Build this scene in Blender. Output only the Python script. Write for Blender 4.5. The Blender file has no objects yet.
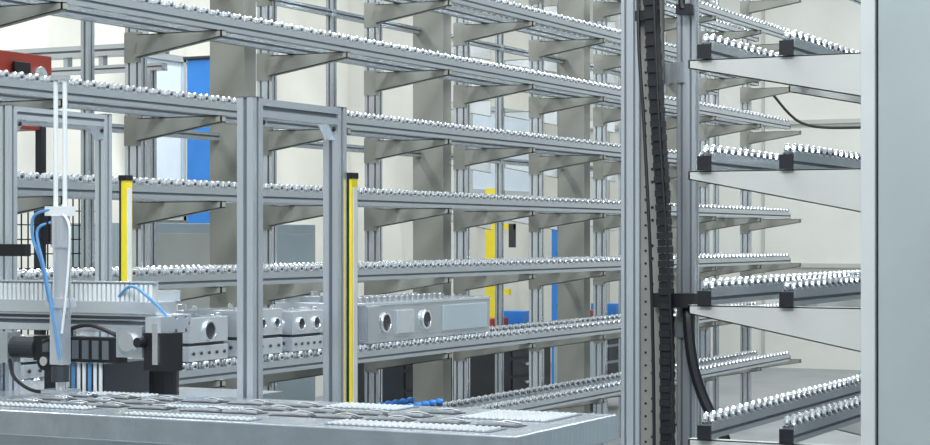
import bpy, math, random
from mathutils import Vector, Matrix
random.seed(7)
scene=bpy.context.scene
H=1.55
TH=math.radians(26.54)

# ---------------- materials ----------------
def mat(name,col,rough=.5,metal=0.0,var=.08,scale=6.0,bump=0.0,stretch=(1,1,1),emit=0):
    m=bpy.data.materials.new(name); m.use_nodes=True
    nt=m.node_tree; b=nt.nodes['Principled BSDF']
    b.inputs['Roughness'].default_value=rough; b.inputs['Metallic'].default_value=metal
    tc=nt.nodes.new('ShaderNodeTexCoord'); mp=nt.nodes.new('ShaderNodeMapping')
    mp.inputs['Scale'].default_value=stretch
    nz=nt.nodes.new('ShaderNodeTexNoise'); nz.inputs['Scale'].default_value=scale; nz.inputs['Detail'].default_value=4
    cr=nt.nodes.new('ShaderNodeValToRGB')
    cr.color_ramp.elements[0].position=.3; cr.color_ramp.elements[1].position=.7
    cr.color_ramp.elements[0].color=tuple(max(0,c*(1-var)) for c in col)+(1,)
    cr.color_ramp.elements[1].color=tuple(min(1,c*(1+var)) for c in col)+(1,)
    L=nt.links.new
    L(tc.outputs['Object'],mp.inputs['Vector']); L(mp.outputs[0],nz.inputs['Vector'])
    L(nz.outputs['Fac'],cr.inputs[0]); L(cr.outputs[0],b.inputs['Base Color'])
    if bump:
        bp=nt.nodes.new('ShaderNodeBump'); bp.inputs['Strength'].default_value=bump; bp.inputs['Distance'].default_value=.02
        L(nz.outputs['Fac'],bp.inputs['Height']); L(bp.outputs[0],b.inputs['Normal'])
    return m
ALU=mat('anodised_aluminium',(.62,.67,.71),.27,.78,.02,3)
ALUB=mat('bright_aluminium',(.78,.83,.88),.24,.72,.02,3)
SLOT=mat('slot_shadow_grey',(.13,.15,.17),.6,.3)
CHROME=mat('roller_chrome',(.92,.95,.98),.18,.9,.03,30)
BEIGE=mat('grey_beige_paint',(.29,.295,.26),.5,0,.05,4)
PALE=mat('pale_grey_paint',(.48,.495,.47),.5,0,.05,4)
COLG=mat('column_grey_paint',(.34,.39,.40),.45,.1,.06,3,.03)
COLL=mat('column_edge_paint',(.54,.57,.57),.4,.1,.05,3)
BLACK=mat('black_plastic',(.010,.011,.014),.45)
DARK=mat('dark_steel',(.05,.055,.065),.5,.4)
YEL=mat('safety_yellow',(.85,.70,.03),.45)
BLUE=mat('blue_paint',(.03,.22,.66),.4)
HOSE=mat('blue_hose',(.10,.28,.55),.35)
RED=mat('red_paint',(.38,.05,.03),.45)
WHITE=mat('white_plastic',(.72,.76,.77),.4)
STEEL=mat('brushed_steel',(.60,.66,.71),.24,.85,.1,12,.05,(1,12,1))
PLATE=mat('perforated_plate_grey',(.28,.28,.26),.5,.3)
CREAM=mat('cream_curtain_cloth',(.76,.755,.68),.85,0,.07,1.2,.5)
WALLG=mat('wall_paint',(.73,.735,.68),.8,0,.05,1.5,.2)
FLOORM=mat('concrete_floor',(.26,.28,.29),.4,0,.12,2,.05)
GBLUE=mat('grey_blue_panel',(.40,.48,.52),.5,.1,.05,2)
GLASS=mat('window_glass_frosted',(.70,.80,.88),.25,0,.03)

# ---------------- mesh builder ----------------
class MB:
    def __init__(s): s.v=[];s.f=[];s.m=[];s.mats=[]
    def mi(s,m):
        if m not in s.mats: s.mats.append(m)
        return s.mats.index(m)
    def add(s,vs,fs,m):
        o=len(s.v); s.v+= [tuple(v) for v in vs]; k=s.mi(m)
        for f in fs: s.f.append(tuple(i+o for i in f)); s.m.append(k)
    def box(s,x0,x1,y0,y1,z0,z1,m):
        vs=[(x,y,z) for x in(x0,x1) for y in(y0,y1) for z in(z0,z1)]
        s.add(vs,[(0,1,3,2),(4,6,7,5),(0,4,5,1),(2,3,7,6),(0,2,6,4),(1,5,7,3)],m)
    def prism(s,poly,axis,a0,a1,m):
        def P(p,a):
            return {'z':(p[0],p[1],a),'y':(p[0],a,p[1]),'x':(a,p[0],p[1])}[axis]
        n=len(poly)
        vs=[P(p,a0) for p in poly]+[P(p,a1) for p in poly]
        fs=[tuple(range(n))[::-1],tuple(range(n,2*n))]+[(i,(i+1)%n,(i+1)%n+n,i+n) for i in range(n)]
        s.add(vs,fs,m)
    def profile(s,axis,c,w,h,a0,a1,m,nw=1,nh=1):
        # T-slot extrusion: open grooves on every side, groove shade painted as dark strips inside
        slots=[]
        def side(L,n):
            pts=[];g=min(w/nw,h/nh)*.12;dp=min(w/nw,h/nh)*.24
            for i in range(n):
                q=-L/2+L*(i+.5)/n
                pts+=[(q-g,0),(q-g,dp),(q+g,dp),(q+g,0)]
            return pts
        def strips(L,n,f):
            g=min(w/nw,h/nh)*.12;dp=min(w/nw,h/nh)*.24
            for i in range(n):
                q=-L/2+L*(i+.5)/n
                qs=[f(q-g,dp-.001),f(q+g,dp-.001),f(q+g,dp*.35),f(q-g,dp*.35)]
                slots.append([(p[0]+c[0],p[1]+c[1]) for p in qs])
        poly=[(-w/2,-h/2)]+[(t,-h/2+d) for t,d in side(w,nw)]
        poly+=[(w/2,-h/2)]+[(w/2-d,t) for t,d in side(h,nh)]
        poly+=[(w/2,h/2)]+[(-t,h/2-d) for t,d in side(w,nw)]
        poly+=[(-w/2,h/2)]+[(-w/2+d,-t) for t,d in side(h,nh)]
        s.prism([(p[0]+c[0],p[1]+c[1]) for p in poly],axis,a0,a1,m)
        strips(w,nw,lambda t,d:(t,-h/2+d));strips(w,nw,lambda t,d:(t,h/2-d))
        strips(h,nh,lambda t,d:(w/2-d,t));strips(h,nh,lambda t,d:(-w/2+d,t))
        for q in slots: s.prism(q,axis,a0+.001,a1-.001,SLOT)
    def cyl(s,c,r,L,axis,m,n=16,r2=None):
        r2=r if r2 is None else r2
        vs=[]
        for k,(a,rr) in enumerate(((-L/2,r),(L/2,r2))):
            for i in range(n):
                t=2*math.pi*i/n;p,q=rr*math.cos(t),rr*math.sin(t)
                d={'z':(p,q,a),'y':(p,a,q),'x':(a,p,q)}[axis]
                vs.append((c[0]+d[0],c[1]+d[1],c[2]+d[2]))
        fs=[tuple(range(n))[::-1],tuple(range(n,2*n))]+[(i,(i+1)%n,(i+1)%n+n,i+n) for i in range(n)]
        s.add(vs,fs,m)
    def wheel(s,c,r,L,axis,m,n=12):
        rings=[(-L/2,r*.70),(-L/2*.7,r*.92),(0,r),(L/2*.7,r*.92),(L/2,r*.70)]
        vs=[]
        for a,rr in rings:
            for i in range(n):
                t=2*math.pi*i/n;p,q=rr*math.cos(t),rr*math.sin(t)
                d={'z':(p,q,a),'y':(p,a,q),'x':(a,p,q)}[axis]
                vs.append((c[0]+d[0],c[1]+d[1],c[2]+d[2]))
        k=len(rings)
        fs=[tuple(range(n))[::-1],tuple(range((k-1)*n,k*n))]
        for j in range(k-1):
            fs+=[(j*n+i,j*n+(i+1)%n,(j+1)*n+(i+1)%n,(j+1)*n+i) for i in range(n)]
        s.add(vs,fs,m)
    def ring(s,c,r,t,L,axis,m,n=24):
        vs=[]
        for a in(-L/2,L/2):
            for rr in(r,r-t):
                for i in range(n):
                    an=2*math.pi*i/n;p,q=rr*math.cos(an),rr*math.sin(an)
                    d={'z':(p,q,a),'y':(p,a,q),'x':(a,p,q)}[axis]
                    vs.append((c[0]+d[0],c[1]+d[1],c[2]+d[2]))
        fs=[]
        for i in range(n):
            j=(i+1)%n
            fs+=[(i,j,n+j,n+i),(2*n+i,3*n+i,3*n+j,2*n+j),(i,2*n+i,2*n+j,j),(n+i,n+j,3*n+j,3*n+i)]
        s.add(vs,fs,m)
    def sphere(s,c,r,m,n=10,k=6,sz=1):
        vs=[(c[0],c[1],c[2]+r*sz)]
        for j in range(1,k):
            ph=math.pi*j/k
            for i in range(n):
                t=2*math.pi*i/n
                vs.append((c[0]+r*math.sin(ph)*math.cos(t),c[1]+r*math.sin(ph)*math.sin(t),c[2]+r*sz*math.cos(ph)))
        vs.append((c[0],c[1],c[2]-r*sz))
        fs=[(0,1+i,1+(i+1)%n) for i in range(n)]
        for j in range(k-2):
            for i in range(n):
                a=1+j*n+i;b=1+j*n+(i+1)%n
                fs.append((a,a+n,b+n,b))
        e=len(vs)-1;o=1+(k-2)*n
        fs+=[(e,o+(i+1)%n,o+i) for i in range(n)]
        s.add(vs,fs,m)
    def tube(s,pts,r,m,n=8,sub=6):
        P=[Vector(p) for p in pts];Q=[]
        for i in range(len(P)-1):
            p0=P[max(i-1,0)];p1=P[i];p2=P[i+1];p3=P[min(i+2,len(P)-1)]
            for k in range(sub):
                t=k/sub
                Q.append(.5*((2*p1)+(p2-p0)*t+(2*p0-5*p1+4*p2-p3)*t*t+(-p0+3*p1-3*p2+p3)*t**3))
        Q.append(P[-1]);vs=[]
        for i,q in enumerate(Q):
            d=(Q[min(i+1,len(Q)-1)]-Q[max(i-1,0)]).normalized()
            a=d.orthogonal().normalized() if i==0 else (a-d*a.dot(d)).normalized()
            b=d.cross(a)
            for k in range(n):
                t=2*math.pi*k/n;vs.append(q+(a*math.cos(t)+b*math.sin(t))*r)
        fs=[tuple(range(n))[::-1],tuple(range((len(Q)-1)*n,len(Q)*n))]
        for i in range(len(Q)-1):
            for k in range(n):
                fs.append((i*n+k,i*n+(k+1)%n,(i+1)*n+(k+1)%n,(i+1)*n+k))
        s.add(vs,fs,m); return Q
    def mesh(s,name):
        me=bpy.data.meshes.new(name);me.from_pydata(s.v,[],s.f)
        for m in s.mats: me.materials.append(m)
        me.polygons.foreach_set('material_index',s.m);me.update()
        import bmesh
        bm=bmesh.new();bm.from_mesh(me);bmesh.ops.recalc_face_normals(bm,faces=bm.faces);bm.to_mesh(me);bm.free()
        return me
def O(name,mb,parent=None,loc=(0,0,0),bevel=0):
    me=mb if isinstance(mb,bpy.types.Mesh) else mb.mesh(name)
    o=bpy.data.objects.new(name,me);scene.collection.objects.link(o);o.location=loc
    if parent:o.parent=parent
    if bevel:
        b=o.modifiers.new('bevel','BEVEL');b.width=bevel;b.segments=2;b.limit_method='ANGLE'
    return o
def E(name,loc=(0,0,0)):
    o=bpy.data.objects.new(name,None);scene.collection.objects.link(o);o.location=loc;return o

# ---------------- room ----------------
b=MB();b.box(-10.2,7,-4,22.2,-.1,0,FLOORM);O('floor',b)
b=MB()
ny=420;nz=24;vs=[];fs=[]
for j in range(nz+1):
    for i in range(ny+1):
        y=-4+26*i/ny;z=6*j/nz
        x=-9.6+.07*math.sin(y*4+1.1*math.sin(z*1.3))+.04*math.sin(y*9.3+z*1.9)+.03*math.sin(z*4+y*3)
        vs.append((x,y,z))
for j in range(nz):
    for i in range(ny):
        a=j*(ny+1)+i;fs.append((a,a+1,a+ny+2,a+ny+1))
b.add(vs,fs,CREAM);o=O('wall_left',b)
for p in o.data.polygons:p.use_smooth=True
b=MB();b.box(-10.2,7,22,22.2,0,6,WALLG)
O('wall_back',b)
b=MB()
for z in(1.2,2.9): b.box(-9.5,6.9,21.95,22.0,z,z+.05,PALE)
for x in range(-9,7,2): b.box(x,x+.03,21.97,22.0,0,6,PALE)
O('trim_1',b)
def window(n,y0,y1,z0,z1):
    b=MB();x=-9.42
    b.box(x-.04,x,y0,y1,z0,z1,GLASS)
    for a,c in((y0-.05,y0),(y1,y1+.05),((y0+y1)/2-.02,(y0+y1)/2+.02)): b.box(x-.06,x+.03,a,c,z0-.05,z1+.05,ALU)
    for a,c in((z0-.05,z0),(z1,z1+.05)): b.box(x-.06,x+.03,y0,y1,a,c,ALU)
    O('window_%d'%n,b)
window(1,19.0,20.6,H+.55,H+1.45)
window(2,12.9,14.0,H+.2,H+1.5)

# ---------------- rails ----------------
def rail_mesh(L,name,pitch=.088):
    b=MB()
    b.profile('y',(0,-.0225),.045,.045,0,L,ALU)
    b.box(-.021,.021,.02,L-.02,0,.005,SLOT)
    for s_ in(-1,1): b.box(s_*.021-.0015,s_*.021+.0015,.02,L-.02,0,.012,ALU)
    n=int(L/pitch)
    for i in range(n):
        y=.05+i*(L-.1)/(n-1)
        for sx in(-1,1):
            b.wheel((sx*.0105,y+(.006 if sx>0 else -.006),.024),.0215,.019,'x',CHROME,12)
        b.cyl((0,y,.024),.006,.048,'x',DARK,8)
    b.box(-.024,.024,-.012,.0,-.046,.004,BLACK)
    b.box(-.0235,.0235,L,L+.006,-.046,.001,BLACK)
    return b.mesh(name)
def bracket(b,x0,x1,y,z,h0,h1,m,t=.03):
    poly=[(x0,z),(x1,z),(x1,z-h1),(x0,z-h0)]
    b.prism(poly,'y',y-t/2,y-t/2+.005,m)
    lo,hi=min(x0,x1),max(x0,x1)
    b.box(lo,hi,y-t/2,y+t/2,z-.004,z+.0005,m)
    b.prism([(x0,z-h0),(x1,z-h1),(x1,z-h1+.004),(x0,z-h0+.004)],'y',y-t/2,y+t/2,m)
    s=.006 if x1>x0 else -.006
    b.box(min(x1,x1-s),max(x1,x1-s),y-t/2,y+t/2,z-h1,z,m)

# main rack
rack=E('storage_rack',(-5.19,5.5,0))
lev=[H-1.0,H-.585]+[H+.21+.38*k for k in range(-1,6)]
rl=rail_mesh(10.2,'roller_rail')
i=0
for z in lev:
    for x in(.42,.14):
        i+=1;O('roller_rail_%d'%i,rl,rack,(x,0,z))
def Yk(k):return 7.11+1.11*k-5.5
ps=MB();br=MB();bc=MB()
top=3.75
for k in range(-1,9):
    y=Yk(k)
    ps.profile('z',(-.045,y),.09,.045,0,top,ALUB,nw=2)
    ps.box(-.11,.02,y-.05,y+.05,0,.012,DARK)
    if k%2: 
        bc.box(-.36,-.15,y-.05,y+.06,0,top,BEIGE)
        bc.box(-.40,-.11,y-.09,y+.10,0,.015,DARK)
    else:
        ps.profile('z',(-.32,y),.045,.045,0,top,ALU)
    for z in lev:
        bracket(br,0,.46,y-.04,z-.046,.105,.03,BEIGE,.035)
        br.box(-.09,-.0,y-.0295,y-.0235,z-.17,z-.03,BEIGE)
        ps.box(.005,.012,y-.02,y+.02,z-.12,z-.02,ALUB)
        if k>=4 and z>H:
            bracket(br,-.36,-.78,y-.04,z-.046,.11,.03,WHITE,.035)
for z in lev[::2]:
    ps.profile('y',(-.32,z-.07),.04,.04,Yk(-1),Yk(8),ALU)
O('aluminium_posts',ps,rack);O('cantilever_arms',br,rack);O('painted_columns',bc,rack)

# right rack
rr=E('storage_rack',(-1.66,6.32,0))
rl2=rail_mesh(4.0,'roller_rail_short',.075)
rz=[H-.705,H-.236,H+.235,H+.625,H+1.05]
br=MB();ps=MB()
i=0
for z in rz:
    for x in(-.555,-.26):
        i+=1;O('roller_rail_%d'%i,rl2,rr,(x,-.01,z+.047))
    for k in range(4):
        bracket(br,.0,-.62,k*1.2+.02,z,.15,.03,PALE,.04)
O('cantilever_arms',br,rr)
for k in range(4):
    y=k*1.2
    if k==0:
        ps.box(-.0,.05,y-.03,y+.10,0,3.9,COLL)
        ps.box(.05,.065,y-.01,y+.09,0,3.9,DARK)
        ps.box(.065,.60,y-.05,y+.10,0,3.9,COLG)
    else:
        ps.box(0,.22,y-.05,y+.10,0,3.9,COLG)
O('painted_columns',ps,rr,bevel=.004)

# ---------------- stacker crane mast ----------------
cr=E('stacker_crane',(-2.76,7.0,0))
b=MB()
b.profile('z',(0,0),.075,.045,.12,3.9,ALUB,nw=2)
b.box(.0385,.135,-.005,.003,.12,3.9,PLATE)
b.box(.130,.135,-.03,.003,.12,3.9,PLATE)
for j in range(70):
    z=.2+j*.05
    b.cyl((.06,-.006,z),.005,.003,'y',BLACK,8)
    if j%3: b.cyl((.088,-.006,z+.02),.006,.003,'y',BLACK,8)
b.profile('z',(.205,.08),.075,.045,.12,3.9,ALUB,nw=2)
b.box(.165,.170,.06,.10,.12,3.9,DARK)
for z in(.2,1.2,2.2,3.2,3.7): b.box(.03,.20,.045,.057,z-.04,z+.04,ALU)
b.box(-.2,.4,-.06,.16,.02,.12,DARK)
b.cyl((-.1,-.08,.06),.06,.03,'y',DARK);b.cyl((.3,-.08,.06),.06,.03,'y',DARK)
O('mast_profiles',b,cr)
b=MB()
path=[(.095,-.06,3.9),(.095,-.06,2.6),(.105,-.06,2.44),(.125,-.06,2.1),(.15,-.06,1.75),(.165,-.06,1.45),(.17,-.06,1.1),(.172,-.06,.7),(.17,-.06,.15)]
def interp(path,step):
    out=[];P=[Vector(p) for p in path]
    for a,c in zip(P,P[1:]):
        n=max(1,int((c-a).length/step))
        for i in range(n):out.append((a.lerp(c,i/n),(c-a).normalized()))
    return out
for i,(p,d) in enumerate(interp(path,.026)):
    w=.030 if i%2 else .022
    M=Matrix.Translation(p)@d.to_track_quat('Z','Y').to_matrix().to_4x4()
    vs=[M@Vector((x,y,z)) for x in(-w,w) for y in(-.022,.022) for z in(-.0128,.0128)]
    b.add(vs,[(0,1,3,2),(4,6,7,5),(0,4,5,1),(2,3,7,6),(0,2,6,4),(1,5,7,3)],BLACK)
b.tube([(.06,-.05,3.9),(.06,-.09,2.5),(.085,-.09,2.0),(.115,-.1,1.5),(.125,-.09,1.0),(.13,-.09,.3)],.007,BLACK)
b.tube([(.12,-.09,2.6),(.15,-.095,2.0),(.185,-.1,1.5),(.205,-.09,1.0),(.205,-.09,.3)],.005,BLACK)
b.tube([(.22,.03,1.32),(.232,.0,1.24),(.25,-.01,1.1),(.28,-.01,.98),(.33,-.01,.87),(.385,-.01,.78),(.40,-.01,.6),(.33,0,.35)],.022,BLACK)
b.box(.10,.27,-.04,.05,1.28,1.335,BLACK)
b.box(.03,.13,-.045,.0,2.40,2.44,BLACK)
b.tube([(.22,0,2.9),(.21,-.01,2.5),(.22,-.01,2.44)],.014,BLACK)
b.box(.19,.245,-.02,.03,2.42,2.46,BLACK)
O('energy_chain',b,cr)

# ---------------- steel table ----------------
T=H-.49
tb=E('steel_worktable',(-3.88,4.25,0))
b=MB()
b.box(0,1.90,0,.66,T-.07,T,STEEL)
b.box(.04,1.86,.03,.63,.12,T-.07,STEEL)
for x in(.08,1.80):
    for y in(.08,.54): b.cyl((x,y,.06),.03,.12,'z',DARK)
O('table_body',b,tb,bevel=.004)
b=MB()
mats_=[(.16,.40,.52,.62),(.06,.5,.10,.18),(1.06,1.30,.48,.62),(1.32,1.80,.05,.16),(.68,1.1,.03,.09),(1.56,1.82,.36,.60),(.62,.9,.28,.34)]
for x0,x1,y0,y1 in mats_:
    b.box(x0,x1,y0,y1,T,T+.002,SLOT)
    nx=int((x1-x0)/.018);nyy=int((y1-y0)/.018)
    for i in range(nx):
        for j in range(nyy):
            b.cyl((x0+.01+i*.018,y0+.01+j*.018,T+.004),.005,.005,'z',WHITE,6)
random.seed(3)
for i in range(11):
    for j in range(3):
        x0=.12+i*.155+random.uniform(-.02,.02);y0=.20+j*.125
        if any(a-.13<x0<c and d-.05<y0<e_ for a,c,d,e_ in mats_):continue
        b.box(x0,x0+.13,y0,y0+.06,T,T+.002,BLACK)
        b.prism([(x0+.01,y0+.012),(x0+.06,y0+.02),(x0+.12,y0+.01),(x0+.115,y0+.03),(x0+.05,y0+.038)],'z',T+.002,T+.009,CHROME)
        b.cyl((x0+.03,y0+.045,T+.006),.010,.008,'z',CHROME,12)
        b.tube([(x0+.05,y0+.048,T+.006),(x0+.08,y0+.052,T+.010),(x0+.12,y0+.046,T+.006)],.003,CHROME,6)
O('parts_inlays',b,tb)

# ---------------- aluminium machine frames ----------------
def frame(name,x,y,dy,w,ztop):
    e=E(name,(x,y,0));b=MB()
    b.profile('z',(0,0),w,w,0,ztop,ALUB)
    b.profile('z',(0,dy),w,w,0,ztop,ALUB)
    b.profile('y',(0,ztop-w/2),w,w,w/2,dy-w/2,ALUB)
    for z in (.35,): b.profile('y',(0,z),w,w,w/2,dy-w/2,ALUB)
    O('frame_profiles',b,e)
    b=MB()
    for s,yy in((1,w/2),(-1,dy-w/2)):
        b.prism([(yy,ztop-w),(yy+s*.05,ztop-w),(yy,ztop-w-.05)],'x',-.02,.02,ALU)
        b.cyl((.022,yy+s*.015,ztop-w-.015),.008,.004,'x',BLACK,10)
    for yy in(0,dy):
        b.box(-w/2,w/2,yy-w/2,yy+w/2,ztop,ztop+.004,SLOT)
        b.cyl((0,yy,.0151),.04,.03,'z',DARK)
    O('corner_brackets',b,e)
    return e
frame('machine_frame',-3.24,4.99,.52,.058,H+.435)
frame('machine_frame',-4.39,5.22,.54,.045,H+.46)
def curtain(x,y,z0,z1,w):
    e=E('safety_light_curtain',(x,y,0));b=MB()
    b.box(-w/2,w/2,-.02,.02,z0,z1,YEL)
    b.box(-w/2-.008,-w/2,-.022,.018,z0,z1,BLACK)
    b.box(w/2,w/2+.002,-.012,.012,z0+.03,z1-.03,WHITE)
    b.box(-w/2-.01,w/2+.002,-.024,.022,z1,z1+.02,BLACK);b.box(-w/2-.01,w/2+.002,-.024,.022,z0-.02,z0,BLACK)
    b.box(-w/3,w/3,-.01,.01,0,z0-.02,ALU)
    O('light_curtain_body',b,e)
curtain(-3.20,5.565,.7,H+.20,.010)
curtain(-4.41,5.93,.6,H+.22,.022)

# ---------------- machine base + linear conveyor ----------------
mc=E('transfer_conveyor',(-5.2,5.05,0))
b=MB()
b.box(0,1.60,-.06,.06,H-.245,H-.205,ALUB)
b.profile('x',(0,H-.275),.11,.06,0,1.66,ALUB,nw=2)
b.box(0,1.62,-.065,-.058,H-.262,H-.252,DARK)
for i in range(86):
    x=.0+i*.0185
    b.box(x,x+.011,-.055,-.045,H-.205,H-.15,WHITE)
b.box(0,1.6,-.045,-.04,H-.205,H-.145,PALE)
b.box(0,1.6,-.057,-.04,H-.145,H-.14,ALUB)
b.box(0,1.62,.05,.056,H-.205,H-.17,ALU)
b.profile('x',(0.0,H-.36),.05,.05,0,1.1,ALU)
b.box(.78,.86,-.10,-.06,H-.29,H-.19,ALUB)
b.box(.88,.93,-.09,-.06,H-.30,H-.16,WHITE)
for x in(.55,1.2): b.profile('z',(x,0.0),.045,.045,.5,H-.30,ALU)
O('conveyor_beam',b,mc,bevel=.0015)
b=MB()
b.box(1.16,1.50,-.12,-.07,H-.40,H-.32,BLACK)
b.cyl((1.10,-.095,H-.36),.035,.12,'x',DARK,20)
b.box(1.02,1.06,-.13,-.065,H-.41,H-.31,ALU)
b.box(1.50,1.60,-.13,-.06,H-.38,H-.28,ALU)
b.cyl((1.55,-.135,H-.33),.03,.02,'y',CHROME,20)
b.cyl((1.60,-.14,H-.33),.016,.03,'y',BLACK,16)
b.box(1.60,1.70,-.12,-.05,H-.42,H-.30,BLACK)
b.box(1.61,1.67,-.125,-.05,H-.30,H-.25,ALUB)
b.box(1.64,1.66,-.13,-.12,H-.40,H-.27,CHROME)
b.cyl((1.22,-.125,H-.40),.03,.03,'y',BLACK,20)
b.cyl((1.22,-.142,H-.40),.015,.006,'y',CHROME,20)
for i in range(7): b.box(1.2+i*.04,1.225+i*.04,-.125,-.12,H-.39,H-.33,SLOT)
b.tube([(1.45,-.05,H-.19),(1.52,-.08,H-.155),(1.6,-.11,H-.18),(1.66,-.08,H-.25),(1.66,-.07,H-.3)],.005,HOSE)
b.tube([(1.5,-.1,H-.32),(1.40,-.13,H-.28),(1.3,-.13,H-.30),(1.2,-.12,H-.34)],.007,BLACK)
b.tube([(1.06,-.12,H-.40),(1.1,-.14,H-.46),(1.18,-.13,H-.5),(1.3,-.1,H-.49)],.006,BLACK)
for i in range(9):
    b.cyl((1.24+i*.022,-.1,H-.47),.006,.14,'z',WHITE if i%3 else HOSE,8)
b.box(1.22,1.46,-.115,-.08,H-.56,H-.52,DARK)
O('drive_unit',b,mc)
bs=E('machine_base',(-5.1,5.0,0));b=MB()
for x in(0,.8,1.55):
    for y in(.03,.55): b.profile('z',(x,y),.05,.05,0,H-.56,ALU)
b.box(-.05,1.6,-.01,.60,H-.56,H-.53,ALU)
for z in(.2,.6): b.profile('x',(.03,z),.05,.05,.03,1.52,ALU)
b.box(.1,.38,.05,.35,H-.53,H-.40,GBLUE);b.box(.12,.36,.045,.05,H-.51,H-.43,DARK)
b.box(.55,.7,.05,.3,H-.53,H-.44,ALU)
b.box(.95,1.2,.12,.4,H-.53,H-.42,DARK);b.cyl((1.35,.25,H-.48),.05,.1,'z',BLACK,20)
O('base_frame',b,bs)

pn=E('pneumatic_pick_unit',(-3.835,4.81,0));b=MB()
for dx in(-.018,.018):
    b.cyl((dx,0,H+.30),.0075,.42,'z',WHITE,12)
b.box(-.03,.03,-.012,.012,H+.50,H+.515,ALUB)
b.box(-.042,.04,-.025,.025,H+.07,H+.10,WHITE)
b.cyl((0,0,H+.02),.030,.1,'z',ALUB,20)
b.cyl((0,0,H-.11),.023,.2,'z',ALUB,20)
b.cyl((.034,0,H-.10),.007,.3,'z',CHROME,12)
b.box(-.035,.038,-.03,.03,H-.22,H-.19,ALUB)
b.box(-.024,.024,-.022,.022,H-.40,H-.22,ALUB)
b.cyl((0,0,H-.43),.028,.05,'z',DARK,20);b.cyl((0,0,H-.46),.014,.04,'z',CHROME,12)
b.box(-.045,.045,-.04,.04,T+.0005,T+.012,ALU)
b.box(-.05,-.025,-.03,.0,H-.02,H+.07,BLACK)
b.tube([(-.02,-.02,H+.09),(-.08,-.03,H+.07),(-.085,-.03,H+.0),(-.05,-.03,H-.08),(-.02,-.03,H-.2)],.005,HOSE)
b.tube([(-.02,-.02,H+.05),(-.06,-.04,H+.02),(-.03,-.04,H-.1),(.0,-.035,H-.25),(.02,-.03,H-.38)],.005,HOSE)
b.tube([(.02,-.02,H+.08),(.06,-.03,H+.03),(.05,-.03,H-.15),(.03,-.03,H-.3)],.004,WHITE)
O('pick_cylinder',b,pn)
ar=E('sensor_arm',(-4.5,4.95,0));b=MB()
b.box(-.4,.42,-.015,.015,H-.06,H-.02,BLACK)
for i in range(12): b.box(-.38+i*.05,-.36+i*.05,-.017,-.012,H-.065,H-.012,DARK)
b.profile('z',(-.1,0.0),.03,.03,H-.14,H-.06,ALU)
O('arm_body',b,ar)

# ---------------- machined blocks on shelf ----------------
zs=H-.585+.0458
def block(y,dy,h,style,mt=ALUB,w=.30):
    e=E('machined_metal_block',(-4.91,y,zs));b=MB()
    b.box(-w/2,w/2,0,dy,0,h*.35,mt);b.box(-w/2+.012,w/2-.012,.01,dy-.01,h*.35,h*.42,DARK);b.box(-w/2,w/2,.0,dy,h*.42,h,mt)
    if style!=1:
        b.cyl((0,-.002,h*.55),h*.3,.006,'y',BLACK,24);b.ring((0,-.006,h*.55),h*.36,h*.07,.016,'y',CHROME)
    else:
        for x in(-.08,.06): b.cyl((x,-.003,h*.65),h*.17,.008,'y',DARK,20);b.ring((x,-.006,h*.65),h*.21,h*.04,.014,'y',CHROME)
        b.box(-.1,.1,-.012,0,.01,h*.3,ALU)
    n=(1,2,3)[style]
    for i in range(n):
        yy=dy*(i+.5)/n;r=h*(.25,.17,.12)[style]
        b.cyl((w/2+.001,yy,h*.68),r*.8,.005,'x',DARK,20);b.ring((w/2+.005,yy,h*.68),r,r*.2,.014,'x',CHROME,20)
    for i in range(5): b.cyl((w/2+.003,dy*(i+.5)/5,h*.18),.008,.008,'x',DARK,8)
    for i in range(4): b.cyl((-w/2+.04+i*.07,-.003,h*.2),.009,.008,'y',DARK,8)
    for x in(-w/2+.03,w/2-.03):
        for yy in(.03,dy-.03): b.cyl((x,yy,h+.008),.012,.016,'z',CHROME,12)
    if style==0: b.box(-.06,.06,dy*.3,dy*.7,h,h+.03,ALU);b.cyl((0,dy*.5,h+.04),.025,.03,'z',CHROME,16)
    O('block_body',b,e,bevel=.004)
for y,dy,h,st in[(5.75,.32,.15,1),(6.30,.34,.16,2),(6.85,.30,.19,0),(7.25,.36,.21,2),(7.70,.28,.19,1),(8.02,.28,.22,0)]:
    block(y,dy,h,st)
e=E('grey_parts_crate',(-4.93,8.42,zs));b=MB()
CR=ALU
b.box(-.16,.16,0,1.45,0,.02,CR)
for x0,x1 in((-.16,-.148),(.148,.16)): b.box(x0,x1,0,1.45,.02,.19,CR)
for y0,y1 in((0,.012),(1.438,1.45)): b.box(-.148,.148,y0,y1,.02,.19,CR)
b.box(-.165,.165,-.005,1.455,.19,.205,ALUB)
for i in range(15):
    b.cyl((.11,.05+i*.063,.22),.018,.03,'z',CHROME,10);b.cyl((-.05,.05+i*.063,.22),.018,.03,'z',CHROME,10)
for i in range(2): 
    b.cyl((.163,.2+i*.45,.10),.045,.01,'x',DARK,20);b.ring((.168,.2+i*.45,.10),.052,.01,.014,'x',CHROME)
b.box(.16,.175,.0,.12,.0,.19,ALU);b.box(.16,.175,.32,.5,.04,.16,ALUB);b.box(.16,.168,.85,1.4,.03,.17,GBLUE)
O('crate_body',b,e,bevel=.002)
e=E('blue_valve_fittings',(-4.9,7.0,H-1.0+.0455));b=MB()
for i in range(28):
    y=i*.085
    for x in(-.08,.1):
        b.cyl((x,y,.02),.018,.04,'z',DARK,12);b.sphere((x,y,.055),.024,BLUE,12,8,.7)
        b.cyl((x+.025,y,.025),.009,.04,'x',CHROME,10)
O('fittings',b,e)
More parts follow.
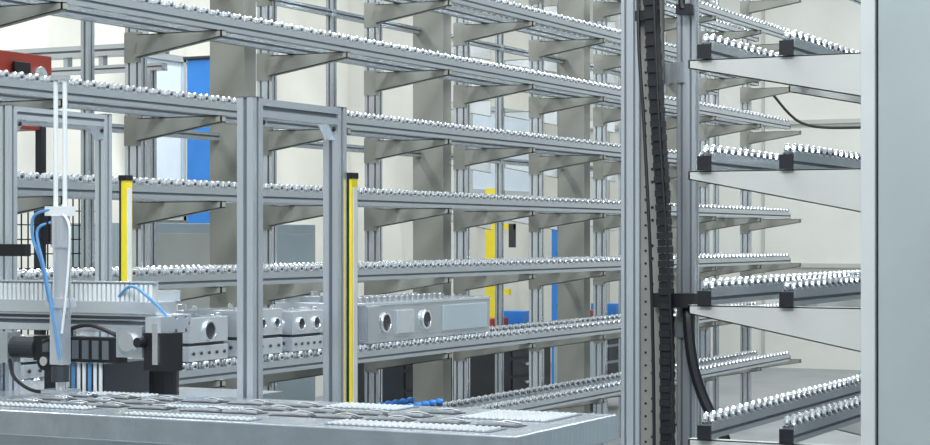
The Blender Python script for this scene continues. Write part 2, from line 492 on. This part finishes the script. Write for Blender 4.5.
# ---------------- background equipment ----------------
e=E('grey_machine_cabinet',(-7.25,9.1,0));b=MB()
b.box(0,.6,0,1.95,.08,1.64,GBLUE);b.box(.6,.606,.03,.95,.15,1.58,PALE);b.box(.6,.606,1.0,1.92,.15,1.58,GBLUE)
b.box(.606,.62,.88,.9,.8,1.0,DARK);b.box(.606,.62,1.05,1.07,.8,1.0,DARK);b.box(.03,.57,.03,1.92,0,.08,DARK)
O('cabinet_body',b,e,bevel=.005)
def bluecol(x,y,w,z1):
    e=E('blue_steel_column',(x,y,0));b=MB()
    b.box(-w/2,w/2,-w/2,w/2,.02,z1,BLUE);b.box(-w*.8,w*.8,-w*.8,w*.8,0,.02,BLUE);b.box(-w*.6,w*.6,-w*.6,w*.6,z1,z1+.02,DARK)
    b.box(w/2,w/2+.01,-w*.2,w*.2,.1,z1-.05,HOSE)
    for j in range(5): b.cyl((0,-w/2-.004,.4+j*.5),.015,.008,'y',DARK,10)
    O('column_body',b,e,bevel=.006)
bluecol(-7.6,11.15,.20,H+1.25);bluecol(-7.4,16.9,.14,H+.16);bluecol(-7.5,19.6,.14,H+.12)
def yelpost(x,y,z1):
    e=E('yellow_guard_post',(x,y,0));b=MB()
    b.box(-.05,.05,-.05,.05,0,z1,YEL);b.box(-.09,.09,-.09,.09,0,.015,YEL);b.box(.05,.2,-.02,.02,z1-.35,z1-.3,YEL);b.box(.16,.2,-.03,.03,z1-.5,z1-.3,DARK)
    b.box(.05,.16,-.02,.02,z1-.9,z1-.85,YEL)
    O('post_body',b,e)
yelpost(-7.0,14.55,H+.42);yelpost(-7.1,12.9,H-.6)
e=E('red_press_unit',(-6.6,7.35,0));b=MB()
b.box(0,.35,0,.42,H+.70,H+.93,RED);b.box(-.02,.37,-.02,.38,H+.64,H+.70,DARK);b.box(.02,.33,.05,.40,H+.55,H+.64,RED)
b.box(.36,.38,.1,.22,H+.76,H+.88,BLACK);b.cyl((.36,.31,H+.82),.05,.03,'x',CHROME,20);b.box(.35,.38,.05,.38,H+.72,H+.74,RED)
b.box(.05,.3,-.01,0,H+.74,H+.90,DARK);b.box(.08,.27,-.015,-.01,H+.77,H+.81,PALE)
for x in(.03,.32):
    for y in(.03,.37): b.box(x-.02,x+.02,y-.02,y+.02,0,H+.64,DARK)
O('press_body',b,e,bevel=.006)
e=E('black_mesh_fence',(-6.1,6.5,0));b=MB()
for y in(0,1.5): b.box(-.02,.02,y-.02,y+.02,0,H+.3,BLACK)
for j in range(24): b.box(-.003,.003,0,1.5,.1+j*.072,.106+j*.072,BLACK)
for i in range(30): b.box(-.003,.003,.05*i,.05*i+.005,.1,H+.28,BLACK)
b.box(-.015,.015,0,1.5,H+.27,H+.3,BLACK);b.box(-.015,.015,0,1.5,.08,.11,BLACK)
O('fence_mesh',b,e)
e=E('overhead_gantry_beam',(-8.2,8.4,0));b=MB()
b.profile('x',(0,H+1.02),.10,.06,0,2.2,ALU,nw=2);b.profile('x',(0,H+.92),.06,.04,0,2.2,ALU)
for x in(.05,2.1): b.profile('z',(x,.0),.06,.06,0,H+.90,ALU)
for i in range(9): b.box(.1+i*.24,.13+i*.24,-.02,.02,H+.93,H+1.0,ALU)
O('beam_profiles',b,e)
def cart(x,y,col,name):
    e=E(name,(x,y,0));b=MB()
    b.box(0,.5,0,.8,.14,.75,col);b.box(-.02,.52,-.02,.82,.75,.78,DARK)
    for j in range(4): b.box(.5,.51,.04,.76,.17+j*.145,.29+j*.145,DARK);b.box(.51,.53,.25,.55,.24+j*.145,.26+j*.145,ALU)
    for xx in(.06,.44):
        for yy in(.08,.72): b.cyl((xx,yy,.07),.07,.04,'x',BLACK,16)
    b.box(.1,.3,.1,.4,.78,.9,RED);b.box(.15,.4,.5,.7,.78,.95,BLUE)
    O('cart_body',b,e)
cart(-7.0,12.0,DARK,'tool_cart');cart(-6.9,15.6,GBLUE,'tool_cart');cart(-6.9,13.6,DARK,'tool_cart');cart(-6.9,17.6,DARK,'tool_cart')
e=E('hanging_cable',(0,0,0));b=MB()
b.tube([(-6.4,20.5,H+1.6),(-6.1,20.6,H+1.28),(-5.6,20.7,H+1.22),(-5.0,20.6,H+1.26),(-4.0,20.5,H+1.5)],.016,BLACK)
O('cable',b,e)

# ---------------- light ----------------
w=bpy.data.worlds.new('w');scene.world=w;w.use_nodes=True;nt=w.node_tree
bg=nt.nodes['Background'];tc=nt.nodes.new('ShaderNodeTexCoord');sp=nt.nodes.new('ShaderNodeSeparateXYZ');cr_=nt.nodes.new('ShaderNodeValToRGB')
mr=nt.nodes.new('ShaderNodeMapRange');mr.inputs['From Min'].default_value=-1
nt.links.new(tc.outputs['Generated'],sp.inputs[0]);nt.links.new(sp.outputs['Z'],mr.inputs['Value']);nt.links.new(mr.outputs[0],cr_.inputs[0]);nt.links.new(cr_.outputs[0],bg.inputs[0])
cr_.color_ramp.elements[0].position=.42;cr_.color_ramp.elements[0].color=(.12,.135,.15,1)
cr_.color_ramp.elements[1].position=.82;cr_.color_ramp.elements[1].color=(.86,.94,1,1)
bg.inputs[1].default_value=.74
def area(x,y,z,sx,sy,p,col=(1,1,1),rot=(0,0,0)):
    l=bpy.data.lights.new('added_overhead_light','AREA');l.shape='RECTANGLE';l.size=sx;l.size_y=sy;l.energy=p;l.color=col  # unseen area light, added overhead to brighten racks and walls
    o=bpy.data.objects.new('added_overhead_light',l);scene.collection.objects.link(o);o.location=(x,y,z);o.rotation_euler=rot
C=(.92,.97,1)
area(-3.4,6,5.2,.5,6,250,C);area(-3.2,13,5.2,.5,6,250,C);area(-7.6,10,5.4,.6,10,300,(.98,.99,1));area(-1,1.5,5.0,3,1,290,C,(math.radians(35),0,0));area(-5,19,5.4,6,.6,160,(.98,.99,1))

cam=bpy.data.cameras.new('camera');co=bpy.data.objects.new('camera',cam);scene.collection.objects.link(co)
co.location=(0,0,H);co.rotation_euler=(math.radians(90),0,TH)
cam.sensor_width=36;cam.lens=1900/930*36;cam.shift_y=15.5/930;cam.clip_end=100
scene.camera=co
scene.view_settings.view_transform='Standard'
